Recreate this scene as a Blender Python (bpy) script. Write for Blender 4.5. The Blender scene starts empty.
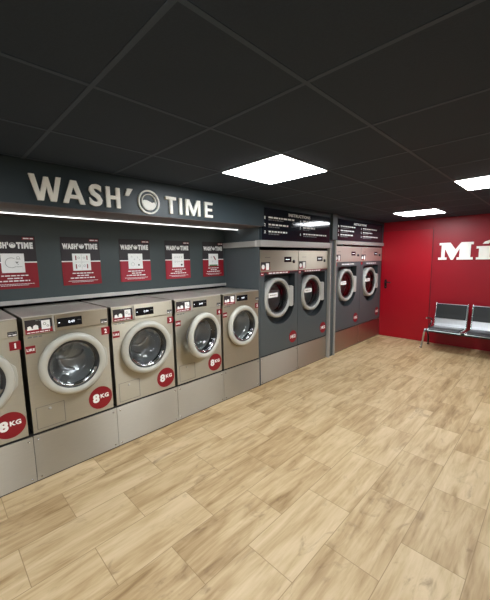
import bpy, bmesh, math, random
from mathutils import Vector, Matrix, Quaternion
PI = math.pi
C = bpy.context.scene.collection
sc = bpy.context.scene
random.seed(4)

# ------------------------------------------------------------------ materials
def lin(h):
    out = []
    for c in h:
        c /= 255.0
        out.append(c / 12.92 if c <= .04045 else ((c + .055) / 1.055) ** 2.4)
    return (*out, 1)

def new_mat(name):
    m = bpy.data.materials.new(name); m.use_nodes = True
    nt = m.node_tree; b = nt.nodes['Principled BSDF']
    return m, nt, b

def plain(name, col, rough=.5, metal=0, noise=.06, scale=30, spec=.5, bump=0):
    m, nt, b = new_mat(name)
    col = col if len(col) == 4 else lin(col)
    tc = nt.nodes.new('ShaderNodeTexCoord'); n = nt.nodes.new('ShaderNodeTexNoise')
    n.inputs['Scale'].default_value = scale; n.inputs['Detail'].default_value = 4
    nt.links.new(tc.outputs['Object'], n.inputs['Vector'])
    mr = nt.nodes.new('ShaderNodeMapRange')
    mr.inputs['To Min'].default_value = 1 - noise; mr.inputs['To Max'].default_value = 1 + noise
    nt.links.new(n.outputs['Fac'], mr.inputs['Value'])
    mx = nt.nodes.new('ShaderNodeVectorMath'); mx.operation = 'SCALE'
    mx.inputs[0].default_value = col[:3]
    nt.links.new(mr.outputs['Result'], mx.inputs['Scale'])
    nt.links.new(mx.outputs['Vector'], b.inputs['Base Color'])
    b.inputs['Roughness'].default_value = rough; b.inputs['Metallic'].default_value = metal
    b.inputs['Specular IOR Level'].default_value = spec
    if bump:
        bp = nt.nodes.new('ShaderNodeBump'); bp.inputs['Strength'].default_value = bump
        bp.inputs['Distance'].default_value = .002
        nt.links.new(n.outputs['Fac'], bp.inputs['Height']); nt.links.new(bp.outputs['Normal'], b.inputs['Normal'])
    return m

def brushed(name, col, rough=.34, metal=.9, sx=(1, 60, 1), bump=.05, aniso=0):
    """brushed steel: noise stretched along one axis drives roughness, tone and a faint bump"""
    m, nt, b = new_mat(name); col = lin(col)
    tc = nt.nodes.new('ShaderNodeTexCoord'); mp = nt.nodes.new('ShaderNodeMapping')
    mp.inputs['Scale'].default_value = sx
    n = nt.nodes.new('ShaderNodeTexNoise'); n.inputs['Scale'].default_value = 4; n.inputs['Detail'].default_value = 5
    nt.links.new(tc.outputs['Object'], mp.inputs['Vector']); nt.links.new(mp.outputs['Vector'], n.inputs['Vector'])
    mr = nt.nodes.new('ShaderNodeMapRange'); mr.inputs['To Min'].default_value = rough - .07; mr.inputs['To Max'].default_value = rough + .09
    nt.links.new(n.outputs['Fac'], mr.inputs['Value']); nt.links.new(mr.outputs['Result'], b.inputs['Roughness'])
    m2 = nt.nodes.new('ShaderNodeMapRange'); m2.inputs['To Min'].default_value = .9; m2.inputs['To Max'].default_value = 1.1
    nt.links.new(n.outputs['Fac'], m2.inputs['Value'])
    mx = nt.nodes.new('ShaderNodeVectorMath'); mx.operation = 'SCALE'; mx.inputs[0].default_value = col[:3]
    nt.links.new(m2.outputs['Result'], mx.inputs['Scale']); nt.links.new(mx.outputs['Vector'], b.inputs['Base Color'])
    b.inputs['Metallic'].default_value = metal
    if aniso:
        b.inputs['Anisotropic'].default_value = aniso
        tv = nt.nodes.new('ShaderNodeCombineXYZ'); tv.inputs[2].default_value = 1
        nt.links.new(tv.outputs[0], b.inputs['Tangent'])
    bp = nt.nodes.new('ShaderNodeBump'); bp.inputs['Strength'].default_value = bump; bp.inputs['Distance'].default_value = .001
    nt.links.new(n.outputs['Fac'], bp.inputs['Height']); nt.links.new(bp.outputs['Normal'], b.inputs['Normal'])
    return m

def emis(name, col, strength):
    m, nt, b = new_mat(name)
    b.inputs['Base Color'].default_value = (.8, .8, .8, 1)
    b.inputs['Emission Color'].default_value = col; b.inputs['Emission Strength'].default_value = strength
    return m

def glassy(name, tint=(.95, .97, .97, 1), fac=.02):
    m = bpy.data.materials.new(name); m.use_nodes = True; nt = m.node_tree; nt.nodes.clear()
    o = nt.nodes.new('ShaderNodeOutputMaterial'); mix = nt.nodes.new('ShaderNodeMixShader')
    t = nt.nodes.new('ShaderNodeBsdfTransparent'); g = nt.nodes.new('ShaderNodeBsdfGlossy')
    t.inputs['Color'].default_value = tint; g.inputs['Roughness'].default_value = .04
    fr = nt.nodes.new('ShaderNodeFresnel'); fr.inputs['IOR'].default_value = 1.6
    ad = nt.nodes.new('ShaderNodeMath'); ad.inputs[1].default_value = fac; ad.use_clamp = True
    nt.links.new(fr.outputs['Fac'], ad.inputs[0]); nt.links.new(ad.outputs[0], mix.inputs['Fac'])
    nt.links.new(t.outputs[0], mix.inputs[1]); nt.links.new(g.outputs[0], mix.inputs[2]); nt.links.new(mix.outputs[0], o.inputs['Surface'])
    return m

def floor_mat():
    m, nt, b = new_mat('wood_look_tile'); N = nt.nodes; L = nt.links
    def math_(op, a, bb=None, c=None):
        n = N.new('ShaderNodeMath'); n.operation = op
        for i, v in enumerate((a, bb, c)):
            if v is None: continue
            if isinstance(v, (int, float)): n.inputs[i].default_value = v
            else: L.new(v, n.inputs[i])
        return n.outputs[0]
    g = N.new('ShaderNodeNewGeometry'); s = N.new('ShaderNodeSeparateXYZ'); L.new(g.outputs['Position'], s.inputs[0])
    X, Y = s.outputs['X'], s.outputs['Y']
    W, T = .3135, .626
    u = math_('DIVIDE', math_('ADD', X, -1.095 + W * 40), W); col = math_('FLOOR', u); fu = math_('FRACT', u)
    par = math_('MODULO', col, 2.0)
    v = math_('ADD', math_('DIVIDE', math_('ADD', Y, -.455 + T * 40), T), math_('MULTIPLY', par, .5))
    row = math_('FLOOR', v); fv = math_('FRACT', v)
    # distance to joints in metres
    du = math_('MULTIPLY', math_('MINIMUM', fu, math_('SUBTRACT', 1.0, fu)), W)
    dv = math_('MULTIPLY', math_('MINIMUM', fv, math_('SUBTRACT', 1.0, fv)), T)
    d = math_('MINIMUM', du, dv)
    gr = N.new('ShaderNodeMapRange'); gr.interpolation_type = 'SMOOTHSTEP'
    gr.inputs['From Min'].default_value = .0008; gr.inputs['From Max'].default_value = .0028
    L.new(d, gr.inputs['Value'])
    cmb = N.new('ShaderNodeCombineXYZ'); L.new(col, cmb.inputs[0]); L.new(row, cmb.inputs[1])
    wn = N.new('ShaderNodeTexWhiteNoise'); wn.noise_dimensions = '3D'; L.new(cmb.outputs[0], wn.inputs['Vector'])
    rnd = wn.outputs['Value']
    # half-plank strips inside a tile
    sub = math_('FLOOR', math_('MULTIPLY', u, 2.0))
    c2 = N.new('ShaderNodeCombineXYZ'); L.new(sub, c2.inputs[0]); L.new(row, c2.inputs[1]); c2.inputs[2].default_value = 3.7
    wn2 = N.new('ShaderNodeTexWhiteNoise'); wn2.noise_dimensions = '3D'; L.new(c2.outputs[0], wn2.inputs['Vector'])
    def noise(sx, sy, off, scale=1, detail=5, rough=.6, dist=0):
        c = N.new('ShaderNodeCombineXYZ')
        L.new(math_('MULTIPLY', X, sx), c.inputs[0]); L.new(math_('MULTIPLY', Y, sy), c.inputs[1])
        L.new(math_('MULTIPLY', rnd, off), c.inputs[2])
        n = N.new('ShaderNodeTexNoise'); n.inputs['Scale'].default_value = scale; n.inputs['Detail'].default_value = detail
        n.inputs['Roughness'].default_value = rough; n.inputs['Distortion'].default_value = dist
        L.new(c.outputs[0], n.inputs['Vector']); return n.outputs['Fac']
    grain = noise(34, 3.0, 40, dist=.6)
    broad = noise(9, 1.6, 70, detail=3, dist=.8)
    knots = noise(9, 3.6, 90, detail=5, rough=.6, dist=1.2)
    blot = noise(2.5, 2.5, 55, detail=2)
    tone = math_('ADD', math_('MULTIPLY', grain, .55), math_('MULTIPLY', broad, .75))
    tone = math_('ADD', tone, math_('MULTIPLY', math_('SUBTRACT', rnd, .5), .13))
    tone = math_('ADD', tone, math_('MULTIPLY', math_('SUBTRACT', wn2.outputs['Value'], .5), .10))
    cr = N.new('ShaderNodeValToRGB'); L.new(tone, cr.inputs['Fac'])
    e = cr.color_ramp.elements
    e[0].position = .38; e[0].color = lin((140, 112, 75)); e[1].position = .90; e[1].color = lin((213, 189, 152))
    k = e.new(.54); k.color = lin((176, 148, 108)); k = e.new(.70); k.color = lin((198, 173, 133))
    # brown-grey knots and smudges of the printed wood
    kr = N.new('ShaderNodeMapRange'); kr.interpolation_type = 'SMOOTHSTEP'
    kr.inputs['From Min'].default_value = .55; kr.inputs['From Max'].default_value = .78; kr.inputs['To Max'].default_value = .75
    L.new(knots, kr.inputs['Value'])
    kf = math_('MULTIPLY', kr.outputs['Result'], math_('ADD', .25, math_('MULTIPLY', blot, 1.1)))
    mx = N.new('ShaderNodeMix'); mx.data_type = 'RGBA'; L.new(kf, mx.inputs['Factor'])
    L.new(cr.outputs['Color'], mx.inputs['A']); mx.inputs['B'].default_value = lin((112, 84, 56))
    gm = N.new('ShaderNodeMix'); gm.data_type = 'RGBA'; L.new(gr.outputs['Result'], gm.inputs['Factor'])
    gm.inputs['A'].default_value = lin((150, 124, 88)); L.new(mx.outputs['Result'], gm.inputs['B'])
    L.new(gm.outputs['Result'], b.inputs['Base Color'])
    rr = N.new('ShaderNodeMapRange'); rr.inputs['To Min'].default_value = .42; rr.inputs['To Max'].default_value = .60
    L.new(grain, rr.inputs['Value']); L.new(rr.outputs['Result'], b.inputs['Roughness'])
    b.inputs['Specular IOR Level'].default_value = .35
    bp = N.new('ShaderNodeBump'); bp.inputs['Strength'].default_value = .35; bp.inputs['Distance'].default_value = .0015
    L.new(math_('ADD', gr.outputs['Result'], math_('MULTIPLY', grain, .25)), bp.inputs['Height']); L.new(bp.outputs['Normal'], b.inputs['Normal'])
    return m

M = dict(
    floor=floor_mat(),
    tile=plain('charcoal_ceiling_tile', lin((29, 43, 60)), .8, noise=.2, scale=120, bump=.3),
    grid=plain('ceiling_grid_metal', lin((46, 60, 77)), .6, noise=.05),
    slate=plain('slate_panel', lin((46, 58, 64)), .42, noise=.04, spec=.4),
    slate_wall=plain('slate_wall_panel', lin((66, 75, 76)), .5, noise=.04, spec=.4),
    soffit=plain('soffit_brown_grey', lin((92, 82, 80)), .5),
    red=plain('red_wall_paint', lin((148, 9, 30)), .42, noise=.06, scale=5, spec=.4),
    reddoor=plain('red_door_paint', lin((164, 5, 28)), .38, noise=.04, scale=5, spec=.4),
    white_wall=plain('pale_wall_paint', lin((150, 142, 130)), .7),
    dark=plain('black_recess', lin((22, 23, 25)), .6),
    black=plain('black_plastic', lin((18, 19, 22)), .3),
    rubber=plain('door_seal_rubber', lin((52, 54, 56)), .5),
    steel=brushed('brushed_steel_front', (192, 186, 170), .50, .95, (1, 3, 60), aniso=.85),
    steel_top=brushed('brushed_steel_lid', (216, 210, 200), .42, .7, (3, 60, 1)),
    steel_dark=brushed('brushed_steel_darker', (184, 174, 156), .50, .95, (1, 3, 60), aniso=.85),
    plinth=brushed('brushed_steel_plinth', (202, 198, 188), .50, 1, (1, 3, 60), .03, aniso=.92),
    drum=brushed('drum_steel', (236, 238, 240), .32, .55, (30, 3, 3)),
    chrome=plain('chrome', lin((215, 216, 218)), .14, 1, .02),
    chrome_rough=brushed('perforated_steel_seat', (214, 216, 220), .34, .95, (30, 3, 3)),
    alu=plain('aluminium_profile', lin((186, 184, 180)), .4, .35, .04),
    ring=plain('warm_white_door_ring', lin((192, 191, 181)), .35, 0, .02),
    ringw=plain('white_door_ring', lin((180, 180, 176)), .35, 0, .02),
    grey=plain('iron_grey_enamel', lin((80, 87, 90)), .38, 0, .03, spec=.4),
    grey_shade=plain('iron_grey_recess_shade', lin((50, 55, 58)), .45, 0, .03),  # body enamel darkened to paint the shade inside the door recess
    sred=plain('sticker_red', lin((140, 8, 28)), .5, 0, .03),
    sred_refl=plain('sticker_red_reflection', lin((164, 34, 52)), .5, 0, .03),  # poster red lightened to paint in a reflection
    white=plain('white_print', lin((250, 250, 248)), .5, 0, .02),
    greyprint=plain('grey_print', lin((120, 120, 120)), .5, 0, .02),
    pdark=plain('poster_charcoal', lin((44, 38, 42)), .45, 0, .04),
    panel=plain('glossy_black_board', lin((30, 34, 44)), .08, 0, .03),
    vinyl=plain('charcoal_vinyl', lin((30, 33, 35)), .45, 0, .06),
    letter=plain('cream_letter', lin((255, 255, 248)), .5, 0, .02),
    glass=glassy('door_glass'),
    screen=plain('display_screen', lin((14, 16, 22)), .12, 0, .02),
    digits=emis('display_digits', (.75, .8, .9, 1), .5),
    lamp=emis('led_panel_light', (.93, .97, 1, 1), 11.5),
    strip=emis('led_strip_light', (.95, .98, 1, 1), 1.2),
    lampframe=plain('white_lamp_frame', lin((220, 220, 220)), .5),
)

# ------------------------------------------------------------------ mesh builder in (u, v, n) coordinates
LEFT = Matrix(((0, 0, 1), (1, 0, 0), (0, 1, 0)))      # u -> +Y, v -> +Z, n -> +X   (faces the room from the left wall)
BACK = Matrix(((1, 0, 0), (0, 0, -1), (0, 1, 0)))     # u -> +X, v -> +Z, n -> -Y   (faces the room from the far wall)
_tc = {}
def text_geo(s, bold, shear=0, ext=.05):
    key = (s, bold, shear, ext)
    if key in _tc: return _tc[key]
    cu = bpy.data.curves.new('t', 'FONT'); cu.body = s; cu.offset = bold; cu.extrude = ext; cu.shear = shear
    cu.resolution_u = 3; cu.space_character = 1.0 + bold * 3
    ob = bpy.data.objects.new('t', cu); C.objects.link(ob)
    dg = bpy.context.evaluated_depsgraph_get(); dg.update()
    me = ob.evaluated_get(dg).to_mesh()
    vs = [v.co.copy() for v in me.vertices]; fs = [tuple(p.vertices) for p in me.polygons]
    ob.evaluated_get(dg).to_mesh_clear(); bpy.data.objects.remove(ob); bpy.data.curves.remove(cu)
    _tc[key] = (vs, fs); return _tc[key]

class B:
    def __init__(s, frame=LEFT): s.bm = bmesh.new(); s.mats = []; s.f = frame
    def mi(s, m):
        m = M[m]
        if m not in s.mats: s.mats.append(m)
        return s.mats.index(m)
    def P(s, u, v, n): return s.f @ Vector((u, v, n))
    def face(s, vs, i, smooth=False):
        try:
            f = s.bm.faces.new(vs); f.material_index = i; f.smooth = smooth; return f
        except ValueError: return None
    def box(s, u0, u1, v0, v1, n0, n1, m, bev=0):
        i = s.mi(m)
        if u1 < u0: u0, u1 = u1, u0
        c = [(u0, v0), (u1, v0), (u1, v1), (u0, v1)]
        s.prism(c, n0, n1, m, bev)
    def prism(s, pts, n0, n1, m, bev=0):
        i = s.mi(m); k = len(pts)
        a = [s.bm.verts.new(s.P(u, v, n0)) for u, v in pts]; b = [s.bm.verts.new(s.P(u, v, n1)) for u, v in pts]
        fs = [s.face(b, i), s.face(a[::-1], i)]
        for j in range(k): fs.append(s.face([a[j], a[(j + 1) % k], b[(j + 1) % k], b[j]], i))
        if bev:
            ed = [e for e in set(e for f in fs if f for e in f.edges)]
            r = bmesh.ops.bevel(s.bm, geom=ed, offset=bev, segments=2, affect='EDGES', profile=.6)
            for f in r['faces']: f.material_index = i
    def quad(s, u0, u1, v0, v1, n, m):
        s.face([s.bm.verts.new(s.P(*p)) for p in ((u0, v0, n), (u1, v0, n), (u1, v1, n), (u0, v1, n))], s.mi(m))
    def flat(s, pts, n, m): s.face([s.bm.verts.new(s.P(u, v, n)) for u, v in pts], s.mi(m))
    def disc(s, cu, cv, r, n0, n1, m, k=32):
        s.prism([(cu + r * math.cos(2 * PI * j / k), cv + r * math.sin(2 * PI * j / k)) for j in range(k)], n0, n1, m)
    def lathe(s, cu, cv, prof, m, k=48, a0=0, a1=2 * PI, smooth=True, rv=1.0):
        """revolve (radius, n) pairs about the n axis; closed turn unless a1-a0 < 2 pi"""
        i = s.mi(m); full = abs(a1 - a0 - 2 * PI) < 1e-6; kk = k if full else k + 1; rings = []
        for r, n in prof:
            if r < 1e-6: rings.append([s.bm.verts.new(s.P(cu, cv, n))]); continue
            rings.append([s.bm.verts.new(s.P(cu + r * math.cos(a0 + (a1 - a0) * j / k), cv + rv * r * math.sin(a0 + (a1 - a0) * j / k), n)) for j in range(kk)])
        for a, b in zip(rings, rings[1:]):
            for j in range(k):
                j2 = (j + 1) % kk
                if len(a) == 1 and len(b) == 1: continue
                if len(a) == 1: s.face([a[0], b[j], b[j2]][::-1], i, smooth)
                elif len(b) == 1: s.face([a[j], a[j2], b[0]], i, smooth)
                else: s.face([a[j], a[j2], b[j2], b[j]], i, smooth)
    def plate(s, u0, u1, v0, v1, loop, n, m):
        """flat front with a hole"""
        i = s.mi(m)
        o = [s.bm.verts.new(s.P(*p, n)) for p in ((u0, v0), (u1, v0), (u1, v1), (u0, v1))]
        h = [s.bm.verts.new(s.P(*p, n)) for p in loop]; ed = []
        for L in (o, h):
            for j in range(len(L)): ed.append(s.bm.edges.new((L[j], L[(j + 1) % len(L)])))
        r = bmesh.ops.triangle_fill(s.bm, use_beauty=True, use_dissolve=False, edges=ed, normal=s.f @ Vector((0, 0, 1)))
        for g in r['geom']:
            if isinstance(g, bmesh.types.BMFace): g.material_index = i
    def wall(s, loop, n0, n1, m, smooth=False, closed=True):
        i = s.mi(m); k = len(loop)
        a = [s.bm.verts.new(s.P(*p, n0)) for p in loop]; b = [s.bm.verts.new(s.P(*p, n1)) for p in loop]
        for j in range(k if closed else k - 1): s.face([a[j], a[(j + 1) % k], b[(j + 1) % k], b[j]], i, smooth)
    def tube(s, pts, r, m, k=10, closed=False):
        i = s.mi(m); pts = [s.P(*p) for p in pts]; rings = []; up = None
        for j, p in enumerate(pts):
            t = (pts[min(j + 1, len(pts) - 1)] - pts[max(j - 1, 0)]).normalized()
            if up is None: up = t.orthogonal().normalized()
            up = (up - t * up.dot(t)).normalized(); w = t.cross(up)
            rings.append([s.bm.verts.new(p + r * (math.cos(2 * PI * q / k) * up + math.sin(2 * PI * q / k) * w)) for q in range(k)])
        for a, b in zip(rings, rings[1:]):
            for q in range(k): s.face([a[q], a[(q + 1) % k], b[(q + 1) % k], b[q]], i, True)
        s.face(rings[0][::-1], i); s.face(rings[-1], i)
    def text(s, t, u0, u1, v0, v1, n0, n1, m, bold=.02, shear=0):
        vs, fs = text_geo(t, bold, shear); i = s.mi(m)
        x0 = min(v.x for v in vs); x1 = max(v.x for v in vs); y0 = min(v.y for v in vs); y1 = max(v.y for v in vs)
        out = [s.bm.verts.new(s.P(u0 + (v.x - x0) / (x1 - x0) * (u1 - u0), v0 + (v.y - y0) / (y1 - y0) * (v1 - v0), n0 if v.z < 0 else n1)) for v in vs]
        for f in fs: s.face([out[j] for j in f], i)
    def words(s, u0, u1, v, h, n, m, seed=0, centre=True):
        """a line of print too small to read: word-long dashes"""
        r = random.Random(seed); L = []; x = u0
        while x < u1 - h:
            w = min(h * r.uniform(1.6, 4.5), u1 - x); L.append((x, x + w)); x += w + h * .7
        for a, b in L: s.quad(a, b, v - h / 2, v + h / 2, n, m)
    def rot_about(s, pu, pn, ang):
        """swing everything about a vertical axis through (pu, pn)"""
        ax = s.f @ Vector((0, 1, 0)); c = s.f @ Vector((pu, 0, pn))
        bmesh.ops.rotate(s.bm, verts=s.bm.verts, cent=c, matrix=Matrix.Rotation(ang, 3, ax)); return s
    def build(s, name, parent=None, loc=(0, 0, 0), label=None, weld=True):
        if weld: bmesh.ops.remove_doubles(s.bm, verts=s.bm.verts, dist=1e-6)
        bmesh.ops.recalc_face_normals(s.bm, faces=[f for f in s.bm.faces if len(f.verts) >= 3]) if False else None
        me = bpy.data.meshes.new(name); s.bm.to_mesh(me); s.bm.free()
        for m in s.mats: me.materials.append(m)
        o = bpy.data.objects.new(name, me); C.objects.link(o)
        if parent: o.parent = parent
        else: o.location = loc
        if label: o['label'] = label
        return o

def thing(name, label, cat, loc, group=None):
    o = bpy.data.objects.new(name, None); C.objects.link(o); o.location = loc; o.empty_display_size = .1
    tag(o, label, cat, group); return o
def tag(o, label, cat, group=None):
    o['label'] = label; o['category'] = cat
    if group: o['group'] = group
    return o
def struct(o): o['kind'] = 'structure'; return o
def circ(cu, cv, r, k=48): return [(cu + r * math.cos(2 * PI * j / k), cv + r * math.sin(2 * PI * j / k)) for j in range(k)]

# ------------------------------------------------------------------ dimensions (metres)
H = 2.33; YB = 6.956; XF = .52; XR = 4.35; YF = -2.2; XL = -.35
GX, GY, T = 2.427, 1.371, .6

# ------------------------------------------------------------------ the room
b = B(LEFT); b.box(YF, YB, -.1, 0, XL, XR, 'floor'); struct(b.build('floor'))
lights = [(1.227, 1.971), (2.427, 3.771), (1.227, 5.571), (2.427, .171), (1.227, -1.629)]
def lit(x, y): return any(abs(x - a) < .05 and abs(y - c) < .05 for a, c in lights)
b = B(LEFT)
xs = [GX + T * k for k in range(-5, 5)]; ys = [GY + T * k for k in range(-7, 11)]
for x in xs:
    for y in ys:
        if lit(x, y): continue
        x0, x1, y0, y1 = max(x, XL), min(x + T, XR), max(y, YF), min(y + T, YB)
        if x1 - x0 < .02 or y1 - y0 < .02: continue
        b.box(y0 + .009, y1 - .009, H + .002, H + .02, x0 + .009, x1 - .009, 'tile')
for x in xs:
    if XL < x < XR: b.box(YF, YB, H, H + .03, x - .010, x + .010, 'grid')
for y in ys:
    if YF < y < YB:
        for x in xs:
            x0, x1 = max(x + .010, XL), min(x + T - .010, XR)
            if x1 > x0: b.box(y - .010, y + .010, H, H + .03, x0, x1, 'grid')
b.box(YF, YB, H + .05, H + .12, XL, XR, 'dark')
struct(b.build('ceiling'))
b = B(LEFT); b.box(YF, YB, 0, H + .1, XL - .1, XL, 'dark'); struct(b.build('wall_left'))
b = B(BACK); b.box(XL - .1, XR + .1, 0, H + .1, -YB - .1, -YB, 'red'); struct(b.build('wall_back'))
b = B(BACK); b.box(XL - .1, XR + .1, 0, H + .1, -YF, -YF + .1, 'white_wall'); struct(b.build('wall_front'))
b = B(LEFT); b.box(YF, YB, 0, H + .1, XR, XR + .1, 'white_wall'); struct(b.build('wall_right'))
# backing panel the posters hang on
b = B(LEFT); b.box(YF, 3.17, 1.325, H, -.14, -.10, 'slate_wall'); struct(b.build('trim_1'))
# white profile along the bottom of the backing panel
b = B(LEFT); b.box(YF, 3.17, 1.288, 1.325, -.13, -.085, 'alu', .004); struct(b.build('trim_2'))
# bulkhead with the lettering and its soffit
b = B(LEFT); b.box(YF, 3.19, 2.037, H, -.10, .60, 'slate'); b.box(YF, 3.17, 2.031, 2.037, -.10, .595, 'soffit'); struct(b.build('trim_3'))
# grey end panel beside the tall machines
b = B(LEFT); b.box(3.172, 3.192, 0, 2.031, -.34, .52, 'grey'); struct(b.build('trim_4'))
# box over the tall machines
b = B(LEFT); b.box(3.192, YB, 1.93, H, XL, .55, 'slate'); b.box(3.192, 4.84, 1.875, 1.93, .30, .55, 'slate'); struct(b.build('trim_5'))
# profile over the first pair and around the corner of the end panel
b = B(LEFT); b.box(3.165, 4.815, 1.795, 1.875, .47, .565, 'alu', .004); b.box(3.130, 3.172, 1.795, 1.865, -.095, .50, 'alu', .004)
b.box(4.825, 4.850, 0, 1.875, .50, .565, 'alu', .003); struct(b.build('trim_6'))
b = B(LEFT); b.box(4.995, 5.02, 0, 1.925, .50, .565, 'alu', .003); b.box(5.03, YB, 1.865, 1.925, .47, .565, 'alu', .004); struct(b.build('trim_7'))
# grey post between the two pairs
b = B(LEFT); b.box(4.850, 4.995, 0, 1.93, XL, .535, 'grey'); b.box(4.850, 4.995, 1.93, H, .54, .585, 'slate_wall'); struct(b.build('trim_8'))

# ------------------------------------------------------------------ ceiling lamps and the LED strip
lamp_label = {0: 'large square LED ceiling panel near the lettered bulkhead, largest in view', 1: 'square LED ceiling panel cut by the right edge of the photo',
              2: 'small-looking far LED ceiling panel just before the red wall', 3: 'square LED ceiling panel above the foreground floor beside the camera',
              4: 'square LED ceiling panel nearest the front wall'}
for i, (x, y) in enumerate(lights):
    t = thing('ceiling_light', lamp_label[i], 'ceiling light', (x + T / 2, y + T / 2, H), 'square ceiling light panels')
    b = B(LEFT); q = T / 2 - .003
    b.box(-q, q, -.004, .02, q - .006, q, 'lampframe'); b.box(-q, q, -.004, .02, -q, -q + .006, 'lampframe')
    b.box(-q, -q + .006, -.004, .02, -q + .006, q - .006, 'lampframe'); b.box(q - .006, q, -.004, .02, -q + .006, q - .006, 'lampframe')
    b.build('frame', t)
    b = B(LEFT); b.box(-q + .006, q - .006, -.006, .012, -q + .006, q - .006, 'lamp'); b.build('diffuser', t)
t = thing('led_strip', 'long thin LED strip light under the lettered bulkhead', 'light', (.17, .5, 2.031))
b = B(LEFT); b.box(-2.6, 2.66, -.006, 0, -.014, .014, 'alu'); b.build('housing', t)
b = B(LEFT); b.box(-2.6, 2.66, -.011, -.006, -.010, .010, 'strip'); b.build('diffuser', t)

# ------------------------------------------------------------------ WASH' TIME lettering on the bulkhead
t = thing('wall_sign', 'cream raised lettering reading WASH TIME with a round washer emblem on the dark bulkhead', 'sign', (.60, .79, 2.07))
Z0 = 2.07
def stroke_poly(pts, name='letter'):
    b = B(LEFT); b.prism([(u, v) for u, v in pts], 0, .018, 'letter'); return b.build(name, t)
hh = .170
def glyph(ch, u0, u1, v0=0, v1=hh):
    b = B(LEFT); b.text(ch, u0, u1, v0, v1, 0, .018, 'letter', .03); b.build('letter', t)
# W with slanted strokes
b = B(LEFT)
b.prism([(0, hh), (.034, hh), (.060, .050), (.088, hh * .95), (.116, hh * .95), (.142, .050), (.166, hh), (.198, hh), (.160, 0), (.124, 0), (.1020, .098), (.080, 0), (.044, 0)], 0, .018, 'letter'); b.build('letter', t)
b = B(LEFT); a0 = .203   # A
A_ = lambda x: a0 + x
b.prism([(A_(0), 0), (A_(.034), 0), (A_(.045), .036), (A_(.105), .036), (A_(.116), 0), (A_(.150), 0), (A_(.095), hh * .97), (A_(.055), hh * .97)][:3] + [(A_(.045), .036), (A_(.054), .062), (A_(.075), .126), (A_(.075), hh * .97), (A_(.055), hh * .97)], 0, .018, 'letter')
b.prism([(A_(.150), 0), (A_(.095), hh * .97), (A_(.075), hh * .97), (A_(.075), .126), (A_(.096), .062), (A_(.105), .036), (A_(.116), 0)], 0, .018, 'letter')
b.box(A_(.045), A_(.105), .036, .062, 0, .0178, 'letter'); b.build('letter', t)
glyph('S', .385, .482, -.002, hh * .955)
b = B(LEFT); a0 = .513   # H
b.prism([(a0, 0), (a0 + .031, 0), (a0 + .031, .066), (a0 + .080, .066), (a0 + .080, 0), (a0 + .111, 0), (a0 + .111, .158), (a0 + .080, .158), (a0 + .080, .093), (a0 + .031, .093), (a0 + .031, .158), (a0, .158)], 0, .018, 'letter'); b.build('letter', t)
b = B(LEFT); b.prism([(.668, .108), (.700, .108), (.735, .166), (.690, .166)], 0, .018, 'letter'); b.build('apostrophe', t)
# emblem
b = B(LEFT); ec, ev = .882, .078
b.lathe(ec, ev, [(.088, 0), (.088, .016), (.101, .016), (.101, 0)], 'letter', smooth=False)
b.lathe(ec, ev, [(.062, 0), (.062, .016), (.069, .016), (.069, 0)], 'letter', smooth=False)
pts = [(ec + .060 * math.cos(a), ev + .060 * math.sin(a)) for a in [PI - .12 + (PI - .10) * j / 20 for j in range(21)]]
pts += [(ec + .048, ev + .004), (ec + .030, ev - .006), (ec + .008, ev + .004), (ec - .02, ev + .014), (ec - .045, ev + .014)]
b.prism(pts, 0, .016, 'letter'); b.build('washer_emblem', t)
b = B(LEFT); a0 = 1.045; e = .150   # T
b.prism([(a0 + .041, 0), (a0 + .071, 0), (a0 + .071, .124), (a0 + .110, .124), (a0 + .110, e), (a0 + .002, e), (a0 + .002, .124), (a0 + .041, .124)], 0, .018, 'letter'); b.build('letter', t)
b = B(LEFT); b.box(1.190, 1.220, 0, e, 0, .018, 'letter'); b.build('letter', t)
b = B(LEFT); a0 = 1.262; q = .19   # M
b.prism([(a0, 0), (a0 + .029, 0), (a0 + .029, .10), (a0 + .073, 0), (a0 + .098, 0), (a0 + .142, .10), (a0 + .142, 0), (a0 + .171, 0), (a0 + .171, e), (a0 + .130, e), (a0 + .0855, .052), (a0 + .041, e), (a0, e)], 0, .018, 'letter'); b.build('letter', t)
b = B(LEFT); a0 = 1.490   # E
b.prism([(a0, 0), (a0 + .100, 0), (a0 + .100, .025), (a0 + .031, .025), (a0 + .031, .063), (a0 + .092, .063), (a0 + .092, .088), (a0 + .031, .088), (a0 + .031, e - .025), (a0 + .100, e - .025), (a0 + .100, e), (a0, e)], 0, .018, 'letter'); b.build('letter', t)

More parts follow.
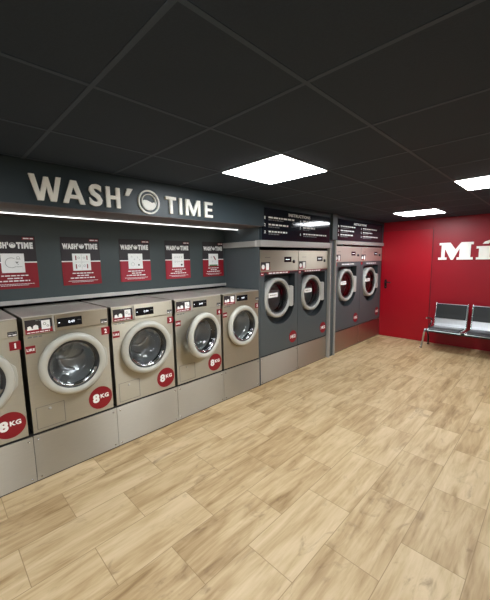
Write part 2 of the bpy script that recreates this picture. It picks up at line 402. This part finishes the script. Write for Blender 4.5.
# ------------------------------------------------------------------ posters
pos = ['nearest the left edge, a round door drawing on its white card', 'second from the left, its white card showing four boxes with red bars',
       'middle one of five, its card showing a ring and a dark dot', 'fourth from the left, its card showing rows of small symbols',
       'rightmost of five, its card with a red mark and green foot']
def sketch(b, i, c, z0, z1, n):
    u0, u1 = c - .070, c + .070
    m = lambda a: u0 + a * (u1 - u0)
    v = lambda a: z0 + a * (z1 - z0)
    def ring(cu, cv, r, th, mt): b.lathe(cu, cv, [(r - th, n), (r, n)], mt, 24, smooth=False)
    if i == 0:
        b.lathe(m(.42), v(.52), [(.040, n), (.043, n)], 'greyprint', 28, a0=.9, a1=5.4, smooth=False)
        for a in ((.62, .3, .95, .36), (.6, .55, .8, .62), (.66, .7, .9, .76), (.72, .42, .78, .7)): b.quad(m(a[0]), m(a[2]), v(a[1]), v(a[1]) + .003, n, 'greyprint')
        b.disc(m(.70), v(.52), .006, n - .0004, n, 'black', 10); ring(m(.78), v(.78), .012, .002, 'greyprint')
    elif i == 1:
        b.quad(m(.495), m(.505), v(.06), v(.94), n, 'greyprint'); b.quad(m(.05), m(.95), v(.5), v(.51), n, 'greyprint')
        for a, c2 in ((.1, .62), (.82, .62), (.1, .12), (.82, .12)): b.quad(m(a), m(a + .07), v(c2), v(c2 + .26), n, 'sred')
        for a, c2 in ((.32, .75), (.66, .75), (.34, .28), (.66, .28)): ring(m(a), v(c2), .010, .0025, 'greyprint')
    elif i == 2:
        ring(m(.28), v(.3), .020, .002, 'greyprint'); b.disc(m(.76), v(.25), .010, n - .0004, n, 'black', 16)
        for a, c2 in ((.2, .8), (.42, .62), (.68, .75), (.85, .6)): ring(m(a), v(c2), .007, .002, 'greyprint')
    elif i == 3:
        for a in (.2, .42, .64, .86):
            for c2 in (.42, .74): ring(m(a), v(c2), .009, .002, 'greyprint')
        b.disc(m(.86), v(.18), .012, n - .0004, n, 'black', 16)
    else:
        b.flat([(m(.5), v(.78)), (m(.6), v(.82)), (m(.82), v(.52)), (m(.72), v(.48))], n, 'sred')
        ring(m(.25), v(.72), .011, .002, 'greyprint'); ring(m(.4), v(.38), .009, .002, 'greyprint')
        b.quad(m(0), m(1), v(0), v(.12), n, 'green')
M['green'] = plain('card_green', lin((92, 128, 80)), .5, 0, .02)
for i, y in enumerate((.603, 1.149, 1.698, 2.240, 2.790)):
    w, h = .350, .450; b = B(LEFT); red = 'sred' if i in (0, 1, 4) else 'sred_refl'
    b.box(0, w, 0, h, 0, .004, 'pdark'); n = .0045
    b.quad(0, w, 0, h * .485, n, red); b.quad(0, w, h * .485, h * .485 + .010, n, 'white')
    if i in (2, 3): b.quad(0, .012, 0, h * .485, n + .0002, 'sred')
    # heading with the small emblem in the middle
    hz0, hz1 = h * .750, h * .872
    b.text("WASH'", .014, .155, hz0, hz1, n, n + .0006, 'white', .075)
    b.disc(.182, (hz0 + hz1) / 2, .023, n, n + .0006, 'white', 20); b.lathe(.182, (hz0 + hz1) / 2 + .004, [(.010, n + .0008), (.016, n + .0008)], 'pdark', 16, a0=.1, a1=3.0, smooth=False)
    b.text('TIME', .210, .330, hz0, hz1, n, n + .0006, 'white', .075)
    b.quad(w - .095, w - .008, h - .036, h - .014, n, 'sred'); b.words(w - .088, w - .014, h - .025, .010, n + .0004, 'white', 70)
    z1 = h * .68; z0 = h * (.33 if i not in (0,) else .30); z0, z1 = (h * .30, h * .66)
    cc = w * .5
    b.quad(cc - .082, cc + .082, z0, z1, n + .0004, 'white'); sketch(b, i, cc, z0, z1, n + .0009)
    b.words(cc - .09, cc + .10, h * .245, .009, n + .0003, 'white', i * 9 + 1); b.words(cc - .05, cc + .06, h * .195, .009, n + .0003, 'white', i * 9 + 2)
    b.words(cc - .11, cc + .11, h * .145, .010, n + .0003, 'white', i * 9 + 3)
    b.words(cc - .13, cc + .14, h * .085, .004, n + .0003, 'white', i * 9 + 4); b.words(cc - .10, cc + .10, h * .060, .004, n + .0003, 'white', i * 9 + 5)
    o = b.build('instruction_poster', None, (-.0999, y - .006, 1.426))
    tag(o, 'wash poster ' + pos[i], 'poster', 'wash instruction posters above the washing machines')

# ------------------------------------------------------------------ steel plinths
def plinth(y0, y1, label):
    t = thing('plinth_unit', label, 'plinth', (XF, (y0 + y1) / 2, 0), 'steel plinths under the machines'); w = (y1 - y0) / 2
    b = B(LEFT); b.box(-w + .001, w - .001, 0, .386, -.68, -.012, 'dark'); b.build('base_frame', t)
    b = B(LEFT); b.box(-w + .0015, w - .0015, .012, .366, -.011, -.001, 'plinth', .0015); b.build('front_panel', t)
    for u in (-w + .03, w - .03):
        for v in (.035, .335):
            b = B(LEFT); b.lathe(u, v, [(.0001, .0035), (.005, .003), (.007, 0), (.007, -.002)], 'chrome', 12); b.build('screw', t)
WY = [.0525, .6785, 1.3045, 1.9305, 2.5565, 3.172]
ordn = ['number 1 at the left edge of the photo', 'number 2', 'number 3', 'number 4', 'number 5 in the corner']
for i in range(5): plinth(WY[i], WY[i + 1], 'brushed steel plinth under the washing machine ' + ordn[i])
dr = [(3.195, 4.003), (4.007, 4.813), (5.032, 5.992), (5.996, 6.950)]
dn = ['nearest tall grey machine beside the end panel', 'tall grey machine just left of the grey post', 'tall grey machine just right of the grey post', 'tall grey machine beside the red wall']
for i, (a, c) in enumerate(dr): plinth(a, c, 'brushed steel plinth under the ' + dn[i])

# ------------------------------------------------------------------ washing machines
def washer(i):
    y = WY[i]; lab = ['steel front-loading washing machine with red number 1 tag, cut by the left edge', 'steel front-loading washing machine with red number 2 tag, second in the row',
                      'steel front-loading washing machine with red number 3 tag in the middle of the row', 'steel front-loading washing machine with red number 4 tag and its door standing ajar',
                      'steel washing machine in the corner by the grey end panel, without an 8KG circle'][i]
    t = thing('washing_machine', lab, 'washing machine', (XF, y, .386), 'steel washing machines in the row')
    W = .601; S = 'steel_dark' if i == 4 else 'steel'; cu, cv = .315, .468
    b = B(LEFT)
    b.plate(.006, W, 0, .738, circ(cu, cv, .185), 0, S)
    b.wall([(.006, 0), (W, 0), (W, .868), (.006, .868)], -.70, 0, S); b.quad(.006, W, 0, .868, -.70, S)
    b.box(.006, W, .738, .866, -.03, -.002, S)
    b.box(.003, W + .003, .866, .874, -.70, .006, 'steel_top', .003)
    b.wall(circ(cu, cv, .185), -.06, 0, 'rubber', True); b.build('machine_body', t)
    b = B(LEFT); b.box(.209, W, .742, .864, -.002, .010, 'steel_dark' if i in (1, 4) else S, .003); b.build('control_panel', t)
    b = B(LEFT); b.box(.006, .205, .742, .864, -.002, .012, S, .003)
    b.box(.192, .202, .745, .862, .012, .016, 'alu', .002)
    n = .0125; b.quad(.018, .190, .748, .850, n, 'pdark'); b.quad(.018, .190, .748, .785, n + .0004, 'sred')
    b.quad(.120, .175, .772, .838, n + .0008, 'white'); b.words(.028, .170, .758, .006, n + .0008, 'white', 5); b.words(.085, .128, .842, .007, n + .0008, 'greyprint', 4)
    b.disc(.083, .794, .017, n, n + .0008, 'white', 16); b.disc(.045, .792, .015, n, n + .0008, 'white', 5); b.quad(.03, .1, .776, .786, n + .0006, 'white')
    b.lathe(.140, .812, [(.007, n + .001), (.010, n + .001)], 'greyprint', 14, smooth=False); b.lathe(.160, .795, [(.005, n + .001), (.008, n + .001)], 'greyprint', 14, smooth=False)
    b.build('detergent_drawer', t)
    b = B(LEFT); b.box(.222, .398, .769, .836, .010, .013, 'screen', .001)
    b.text('0:49', .300, .345, .793, .812, .0131, .0134, 'digits', .0); b.quad(.232, .242, .800, .806, .0133, 'digits'); b.words(.365, .39, .808, .004, .0133, 'greyprint', 3)
    b.build('display_screen', t)
    b = B(LEFT); b.box(.541, .596, .750, .785, .010, .0112, 'pdark'); b.words(.545, .592, .774, .008, .0116, 'greyprint', 6); b.words(.545, .592, .760, .008, .0116, 'white', 8); b.build('service_sticker', t)
    b = B(LEFT); b.box(.545, .612 if i < 4 else .598, .650, .712, 0, .0015, 'sred')
    b.text(str(i + 1), *((.574, .584) if i == 0 else (.568, .590)), .662, .700, .0015, .002, 'white', .04); b.build('number_tag', t)
    b = B(LEFT); b.box(.010, .071, .604, .660, 0, .0015, 'sred'); b.text('LIRE', .016, .066, .622, .641, .0015, .002, 'white', .04); b.build('red_tag', t)
    b = B(LEFT); b.words(.03, .12, .722, .009, .0005, 'greyprint', 11); b.build('small_print', t)
    if i < 4:
        b = B(LEFT); b.disc(.500, .120, .095, 0, .0015, 'sred', 48)
        b.text('8', .436, .490, .084, .160, .0015, .0024, 'white', .05); b.text('KG', .498, .566, .112, .148, .0015, .0024, 'white', .045); b.build('capacity_sticker', t)
    # service hatch, a thin seam and a round cap
    b = B(LEFT)
    if i < 4:
        for (a, c, d, e2) in ((.033, .226, .186, .190), (.033, .226, .020, .024), (.033, .037, .020, .190), (.222, .226, .020, .190)): b.box(a, c, d - .0 , e2 - .001, 0, .0008, 'greyprint')
        b.lathe(.126, .158, [(.0001, .003), (.009, .0028), (.011, 0)], 'alu', 16)
    else:
        b.box(.035, .17, .07, .155, 0, .002, 'steel_dark', .0008)
    b.build('service_hatch', t)
    # drum
    b = B(LEFT); b.lathe(cu, cv, [(.178, -.055), (.205, -.07), (.215, -.10), (.215, -.30), (.19, -.33), (.0001, -.34)], 'drum', 48)
    for k in range(3):
        a = .5 + k * 2 * PI / 3; ca, sa = math.cos(a), math.sin(a)
        pr = []
        for rr, off in ((.214, -.035), (.165, -.012), (.165, .012), (.214, .035)): pr.append((cu + rr * ca - off * sa, cv + rr * sa + off * ca))
        b.prism(pr, -.29, -.11, 'drum', .004)
    for k in range(6):
        pts = []
        for j in range(9):
            rr = .035 + .145 * j / 8; a = k * PI / 3 + 1.1 * j / 8
            pts.append((cu + rr * math.cos(a), cv + rr * math.sin(a), -.325 - .012 * (j / 8 - .5)))
        b.tube(pts, .013, 'drum', 8)
    b.lathe(cu, cv, [(.045, -.335), (.040, -.31), (.020, -.295), (.0001, -.29)], 'drum', 24)
    b.build('drum', t)
    # door: outer ring, dark inner rim, chrome lip, bowl glass
    ang = {3: math.radians(11)}.get(i, 0); pu, pn = .555, .004
    b = B(LEFT)
    b.lathe(cu, cv, [(.186, .006), (.188, .034), (.196, .044), (.215, .047), (.231, .042), (.240, .028), (.243, .004), (.186, .006)], 'ring', 64)
    b.rot_about(pu, pn, ang); ring = b.build('door', t, label='warm white round door ring')
    b = B(LEFT); b.lathe(cu, cv, [(.188, .034), (.172, .026), (.168, .006), (.166, -.02)], 'rubber', 56); b.rot_about(pu, pn, ang); b.build('inner_rim', ring)
    b = B(LEFT); b.lathe(cu, cv, [(.176, .031), (.166, .030), (.160, .022), (.158, .008)], 'chrome', 40, a0=math.radians(205), a1=math.radians(338)); b.rot_about(pu, pn, ang); b.build('chrome_lip', ring)
    b = B(LEFT); b.lathe(cu, cv, [(.168, .020), (.150, .014), (.140, -.02), (.125, -.06), (.085, -.085), (.0001, -.095)], 'glass', 48); b.rot_about(pu, pn, ang); b.build('door_glass', ring)
    b = B(LEFT); b.prism([(.528, .36), (.566, .40), (.572, .468), (.566, .536), (.528, .576), (.545, .468)], .001, .03, 'ring', .003)
    b.build('hinge', t)
    return t
for i in range(5): washer(i)

# ------------------------------------------------------------------ tall grey machines (pairs)
def tall(i):
    y0, y1 = dr[i]; W = y1 - y0 - .004; big = i > 1; zc = (1.570 if big else 1.478) - .386; zt = (1.838 if big else 1.757) - .386
    lab = ['tall grey large-capacity machine with steel control panel, nearest one, next to the grey end panel', 'tall grey large-capacity machine with steel control panel, left of the grey post',
           'tall grey large-capacity machine with steel control panel, right of the grey post', 'tall grey large-capacity machine with steel control panel, farthest, against the red wall'][i]
    t = thing('industrial_dryer', lab, 'tumble dryer', (XF, y0 + .002, .386), 'tall grey machines')
    k = W / .804; cu = .348 * (k if big else 1); cv = (1.165 if big else 1.125) - .386; R = .285 if big else .268
    rc = R + .058; ru = cu + (.060 if not big else .045); rv = cv - .042; top = cv + R + (.04 if big else .045)
    loop = [(ru + rc * math.cos(a), rv + rc * math.sin(a)) for a in [PI + PI * j / 28 for j in range(29)]]
    loop = loop + [(ru + rc, top - .01), (ru + rc - .01, top), (ru - rc + .01, top), (ru - rc, top - .01)]
    b = B(LEFT); b.plate(0, W, 0, zc, loop, 0, 'grey')
    b.wall([(0, 0), (W, 0), (W, zt), (0, zt)], -.75, 0, 'grey'); b.quad(0, W, 0, zt, -.75, 'grey')
    b.wall(loop, -.105, 0, 'grey_shade'); 
    b.plate(ru - rc - .004, ru + rc + .004, rv - rc - .004, top + .004, circ(cu, cv, R * .70), -.105, 'grey_shade')
    b.quad(0, W, zt - .001, zt, -.001, 'grey'); b.build('machine_body', t)
    b = B(LEFT); b.box(.002, W - .002, zc, zt - .004, -.02, .008, 'steel_top' if big else 'steel', .003); b.box(.002, W - .002, zt - .004, zt, -.7, -.002, 'dark')  # top of the machine coloured black as the shadow under the trim
    b.words(.09, .19, zt - .095, .008, .0086, 'greyprint', 3); b.build('control_panel', t)
    n = .008
    dz = zt - .125
    b = B(LEFT); u = W * .60; b.box(u, u + .155, dz - .035, dz + .035, n, n + .003, 'screen'); b.words(u + .03, u + .12, dz, .009, n + .0034, 'digits', 7); b.build('display_screen', t)
    b = B(LEFT); b.lathe(W * .865, dz - .03, [(.024, n), (.022, n + .014), (.0001, n + .016)], 'black', 20); b.build('emergency_button', t)
    b = B(LEFT); z = zc + .02
    b.box(.012, .185, z + .03, z + .105, n, n + .0015, 'pdark'); b.quad(.012, .185, z, z + .040, n + .0018, 'sred')
    b.disc(.05, z + .045, .030, n, n + .0024, 'white', 14); b.box(.105, .165, z + .005, z + .09, n, n + .0024, 'white'); b.build('instruction_sticker', t)
    # red strip with a white printed label under the control panel
    b = B(LEFT)
    if not big:
        b.box(.004, W - .004, zc - .034, zc - .002, 0, .002, 'pdark'); b.quad(.004, W - .004, zc - .010, zc - .002, .0024, 'sred')
        b.quad(.14, .61, zc - .032, zc - .008, .0026, 'sred'); b.words(.165, .585, zc - .02, .016, .0030, 'white', 20 + i)
        b.quad(.01, .07, zc - .05, zc - .002, .0028, 'sred'); b.words(.02, .06, zc - .027, .010, .003, 'white', 2)
    else:
        b.box(W * .24, W * .76, zc - .06, zc - .022, 0, .002, 'greyprint'); b.words(W * .26, W * .74, zc - .041, .018, .0024, 'white', 20 + i)
        b.box(.01, .08, zc - .06, zc - .004, 0, .002, 'sred')
    b.build('title_strip', t)
    b = B(LEFT); cx = W * (.86 if not big else .85); cz = .145
    b.disc(cx, cz, .088, 0, .0015, 'sred', 40); b.text(['14KG', '14KG', '18KG', '18KG'][i] if False else '14KG', cx - .062, cx + .062, cz - .026, cz + .026, .0015, .0024, 'white', .05); b.build('capacity_sticker', t)
    # drum
    b = B(LEFT); b.lathe(cu, cv, [(R * .70, -.105), (R * .72, -.115), (R * 1.05, -.13), (R * 1.05, -.55), (.0001, -.57)], 'drum', 48)
    for q in range(4):
        a = .3 + q * PI / 2; ca, sa = math.cos(a), math.sin(a)
        b.prism([(cu + rr * ca - off * sa, cv + rr * sa + off * ca) for rr, off in ((R * 1.04, -.04), (R * .82, -.012), (R * .82, .012), (R * 1.04, .04))], -.54, -.14, 'drum', .004)
    b.build('drum', t)
    b = B(LEFT)
    b.lathe(cu, cv, [(R * .78, -.095), (R * .82, .012), (R * .86, .026), (R * .92, .028), (R * .985, .018), (R, -.01), (R * .97, -.100), (R * .78, -.095)], 'ringw', 64)
    door = b.build('door', t, label='white round door ring')
    b = B(LEFT); b.prism([(cu + R * .82, cv - .135), (cu + R * 1.05, cv - .145), (cu + R * 1.16, cv - .13), (cu + R * 1.16, cv + .135), (cu + R * 1.05, cv + .15), (cu + R * .82, cv + .14)], -.03, .034, 'ringw', .006); b.build('handle', door)
    b = B(LEFT); b.lathe(cu, cv, [(R * .79, .010), (R * .70, -.004), (R * .66, -.03), (R * .64, -.045)], 'rubber', 48); b.build('inner_rim', door)
    b = B(LEFT); b.lathe(cu, cv, [(R * .72, .002), (R * .5, .006), (.0001, .008)], 'glass', 48); b.build('door_glass', door)
    b = B(LEFT); b.box(cu - R * .76, cu - R * .06, cv + .015, cv + .075, .0125, .0145, 'white'); b.words(cu - R * .66, cu - R * .16, cv + .045, .012, .0149, 'greyprint', 9); b.build('glass_reflection', door)  # white bar with dashes stands in for a reflection on the glass
for i in range(4): tall(i)

# ------------------------------------------------------------------ instruction boards above the tall machines
def board(y0, y1, z0, z1, label, seed, tu, cols, x=.5505):
    b = B(LEFT); w, h = y1 - y0, z1 - z0
    b.box(0, w, 0, h, 0, .006, 'panel'); n = .0065
    b.text('INSTRUCTIONS', tu[0] - y0, tu[1] - y0, h - .072, h - .032, n, n + .0004, 'white', .03)
    num = 1
    for c in cols:
        for r in range(3):
            z = h - .12 - r * (h - .13) / 3
            b.text(str(num), c[0] - y0, c[0] - y0 + .022, z - .018, z + .018, n, n + .0003, 'white', .03)
            L = c[1 + r]; b.words(c[0] - y0 + .08, c[0] - y0 + .08 + L, z + .008, .020, n, 'white', seed + num); b.words(c[0] - y0 + .08, c[0] - y0 + .08 + L * .55, z - .022, .013, n, 'greyprint', seed + num + 40)
            num += 1
    o = b.build('instruction_board', None, (x, y0, z0)); tag(o, label, 'sign', 'black instruction boards')
board(3.205, 4.800, 1.879, 2.270, 'glossy black instruction board left of the grey post, mirroring a lamp', 1, (3.74, 4.25), [(3.245, .54, .42, .38), (4.0, .12, .30, .62)])
board(5.01, 6.86, 1.935, 2.275, 'glossy black instruction board between the grey post and the red wall', 60, (5.62, 6.12), [(5.07, .55, .48, .45), (5.90, .60, .40, .66)])

# ------------------------------------------------------------------ red wall: door and lettering
b = B(BACK)
z1 = 2.155
b.box(.535, 1.455, .008, z1, -YB + .001, -YB + .012, 'reddoor', .002); d = struct(b.build('door_1'))
b = B(BACK); x = .63; zz = 1.11
b.box(x - .022, x + .022, zz - .11, zz + .075, -YB + .012, -YB + .018, 'black', .004)
b.tube([(x, zz + .02, -YB + .018), (x, zz + .02, -YB + .062)], .011, 'black', 12); b.tube([(x - .004, zz + .02, -YB + .060), (x + .115, zz + .018, -YB + .058)], .010, 'black', 12)
b.lathe(x, zz - .07, [(.013, -YB + .018), (.013, -YB + .024), (.0001, -YB + .025)], 'chrome', 16)
h = b.build('door_handle', d)
b = B(BACK)
for a, c, v0, v1 in ((.513, .527, 0, z1 + .02), (1.463, 1.477, 0, z1 + .02), (.527, 1.463, z1 + .006, z1 + .02)): b.box(a, c, v0, v1, -YB, -YB + .004, 'red')
for a, c, v0, v1 in ((.527, .535, 0, z1 + .006), (1.455, 1.463, 0, z1 + .006), (.535, 1.455, z1, z1 + .006)): b.box(a, c, v0, v1, -YB, -YB + .001, 'dark')  # dark strips laid in the gap stand for its shadow
b.build('door_frame', d)
t = thing('wall_letters', 'large cream slab-serif letters M and accented i on the red wall', 'sign', (1.558, YB, 1.575))
def P2(pts, u0, u1, v0, v1): return [(u0 + a * (u1 - u0), v0 + c * (v1 - v0)) for a, c in pts]
mm = [(0, 0), (.25, 0), (.25, .14), (.19, .14), (.19, .66), (.38, 0), (.44, 0), (.62, .66), (.62, .14), (.55, .14), (.55, 0), (1, 0), (1, .14), (.93, .14), (.93, .86), (1, .86), (1, 1), (.66, 1), (.50, .60), (.34, 1), (.02, 1), (.02, .86), (.09, .86), (.09, .14), (0, .14)]
b = B(BACK); b.prism(P2(mm, .004, .530, 0, .305), 0, .02, 'letter'); b.build('letter', t)
ii = [(0, 0), (1, 0), (1, .17), (.84, .17), (.84, 1), (0, 1), (0, .83), (.16, .83), (.16, .17), (0, .17)]
b = B(BACK); b.prism(P2(ii, .575, .80, .0, .225), 0, .02, 'letter'); b.prism([(.655, .262), (.735, .262), (.80, .330), (.715, .330)][:2] + [(.79, .335), (.70, .345)][0:1] + [(.685, .300)], 0, .02, 'letter'); b.build('letter', t)

# ------------------------------------------------------------------ beam bench: (u = x, v = z, n toward the room)
t = thing('beam_bench', 'chrome beam waiting bench with charcoal back pads against the red wall', 'bench', (1.60, YB, 0))
SW, SP = .50, .556; NS = 3
back = [(.105, .785), (.118, .70), (.135, .60), (.155, .50), (.170, .43), (.188, .392), (.225, .368), (.34, .368), (.46, .378), (.56, .386), (.600, .380), (.618, .360)]   # (n, v) of the seat shell
def ribbon(b, prof, u0, u1, th, m, rev=False):
    i = b.mi(m); ring = []
    n_ = len(prof); top = []; bot = []
    for j in range(n_):
        a = Vector(prof[max(j - 1, 0)]); c = Vector(prof[min(j + 1, n_ - 1)]); tt = (c - a).normalized(); nn = Vector((-tt.y, tt.x))
        p = Vector(prof[j]); top.append(p + nn * th / 2); bot.append(p - nn * th / 2)
    loop = top + bot[::-1]
    A = [b.bm.verts.new(b.P(u0, v, n)) for n, v in loop]; D = [b.bm.verts.new(b.P(u1, v, n)) for n, v in loop]; k = len(loop)
    for j in range(k): b.face([A[j], A[(j + 1) % k], D[(j + 1) % k], D[j]], i, False)
    for j in range(n_ - 1):
        for L in (A, D): b.face([L[j], L[j + 1], L[k - 2 - j], L[k - 1 - j]], i)
for s in range(NS):
    u = s * SP
    b = B(BACK); ribbon(b, back, u + .012, u + SW - .012, .006, 'chrome_rough')
    seat = b.build('seat', t)
    for uu in (u + .006, u + SW - .006):
        b = B(BACK); b.tube([(uu, v, n) for n, v in [(.098, .805)] + back], .011, 'chrome', 10); b.build('side_rail', seat)
    b = B(BACK)
    pad = [(.128, .780), (.140, .70), (.155, .60), (.172, .525)]
    ribbon(b, pad, u + .022, u + SW - .022, .030, 'vinyl'); b.build('backrest_pad', seat)
    b = B(BACK); ribbon(b, [(.225, .382), (.34, .384), (.46, .394), (.56, .401), (.595, .394), (.617, .375)], u + .022, u + SW - .022, .022, 'vinyl'); b.build('seat_pad', seat)
b = B(BACK); b.box(-.09, NS * SP + .04, .290, .335, .36, .42, 'black', .004); b.build('beam', t)
for uu, q in ((-.060, -1), (NS * SP + .010, 1)):
    b = B(BACK)
    b.tube([(uu, .315, .39), (uu + q * .004, .345, .45), (uu + q * .008, .345, .485), (uu + q * .018, .28, .475), (uu + q * .036, .14, .475), (uu + q * .050, .035, .49), (uu + q * .055, .012, .50)], .017, 'chrome', 12)
    b.tube([(uu, .315, .39), (uu, .29, .34), (uu + q * .01, .21, .26), (uu + q * .02, .10, .18), (uu + q * .03, .014, .145)], .015, 'black', 12)
    b.tube([(uu + q * .055, 0, .50), (uu + q * .055, .014, .50)], .024, 'chrome', 14); b.tube([(uu + q * .03, 0, .145), (uu + q * .03, .014, .145)], .022, 'black', 14)
    b.build('leg', t)
for uu in (-.040, NS * SP - .014):
    b = B(BACK)
    b.tube([(uu, .330, .39), (uu, .38, .30), (uu, .44, .20), (uu, .475, .18), (uu, .505, .21), (uu, .530, .30), (uu, .550, .42), (uu, .556, .47)], .012, 'black', 10)
    b.tube([(uu - .004, .548, .44), (uu - .004, .556, .50)], .016, 'chrome', 10); b.tube([(uu, .43, .215), (uu, .475, .178)], .0135, 'chrome', 10)
    b.build('armrest', t)

# ------------------------------------------------------------------ camera
cam_d = bpy.data.cameras.new('camera'); cam = bpy.data.objects.new('camera', cam_d); C.objects.link(cam); sc.camera = cam
yaw, pitch, roll = .7831, -.1267, -.0165
F = Vector((-math.sin(yaw) * math.cos(pitch), math.cos(yaw) * math.cos(pitch), math.sin(pitch)))
R0 = Vector((math.cos(yaw), math.sin(yaw), 0)); U0 = R0.cross(F)
R = math.cos(roll) * R0 + math.sin(roll) * U0; U = -math.sin(roll) * R0 + math.cos(roll) * U0
mt = Matrix((R, U, -F)).transposed().to_4x4(); mt.translation = (3.204, .2274, 1.6416); cam.matrix_world = mt
cam_d.sensor_fit = 'HORIZONTAL'; cam_d.sensor_width = 36; cam_d.lens = 318.64 / 490 * 36; cam_d.clip_start = .02

w = bpy.data.worlds.new('world'); sc.world = w; w.use_nodes = True
w.node_tree.nodes['Background'].inputs['Color'].default_value = (.5, .5, .55, 1); w.node_tree.nodes['Background'].inputs['Strength'].default_value = .05
vs = sc.view_settings; vs.view_transform = 'Standard'; vs.look = 'None'; vs.gamma = 1; vs.use_curve_mapping = False; vs.exposure = 1.55
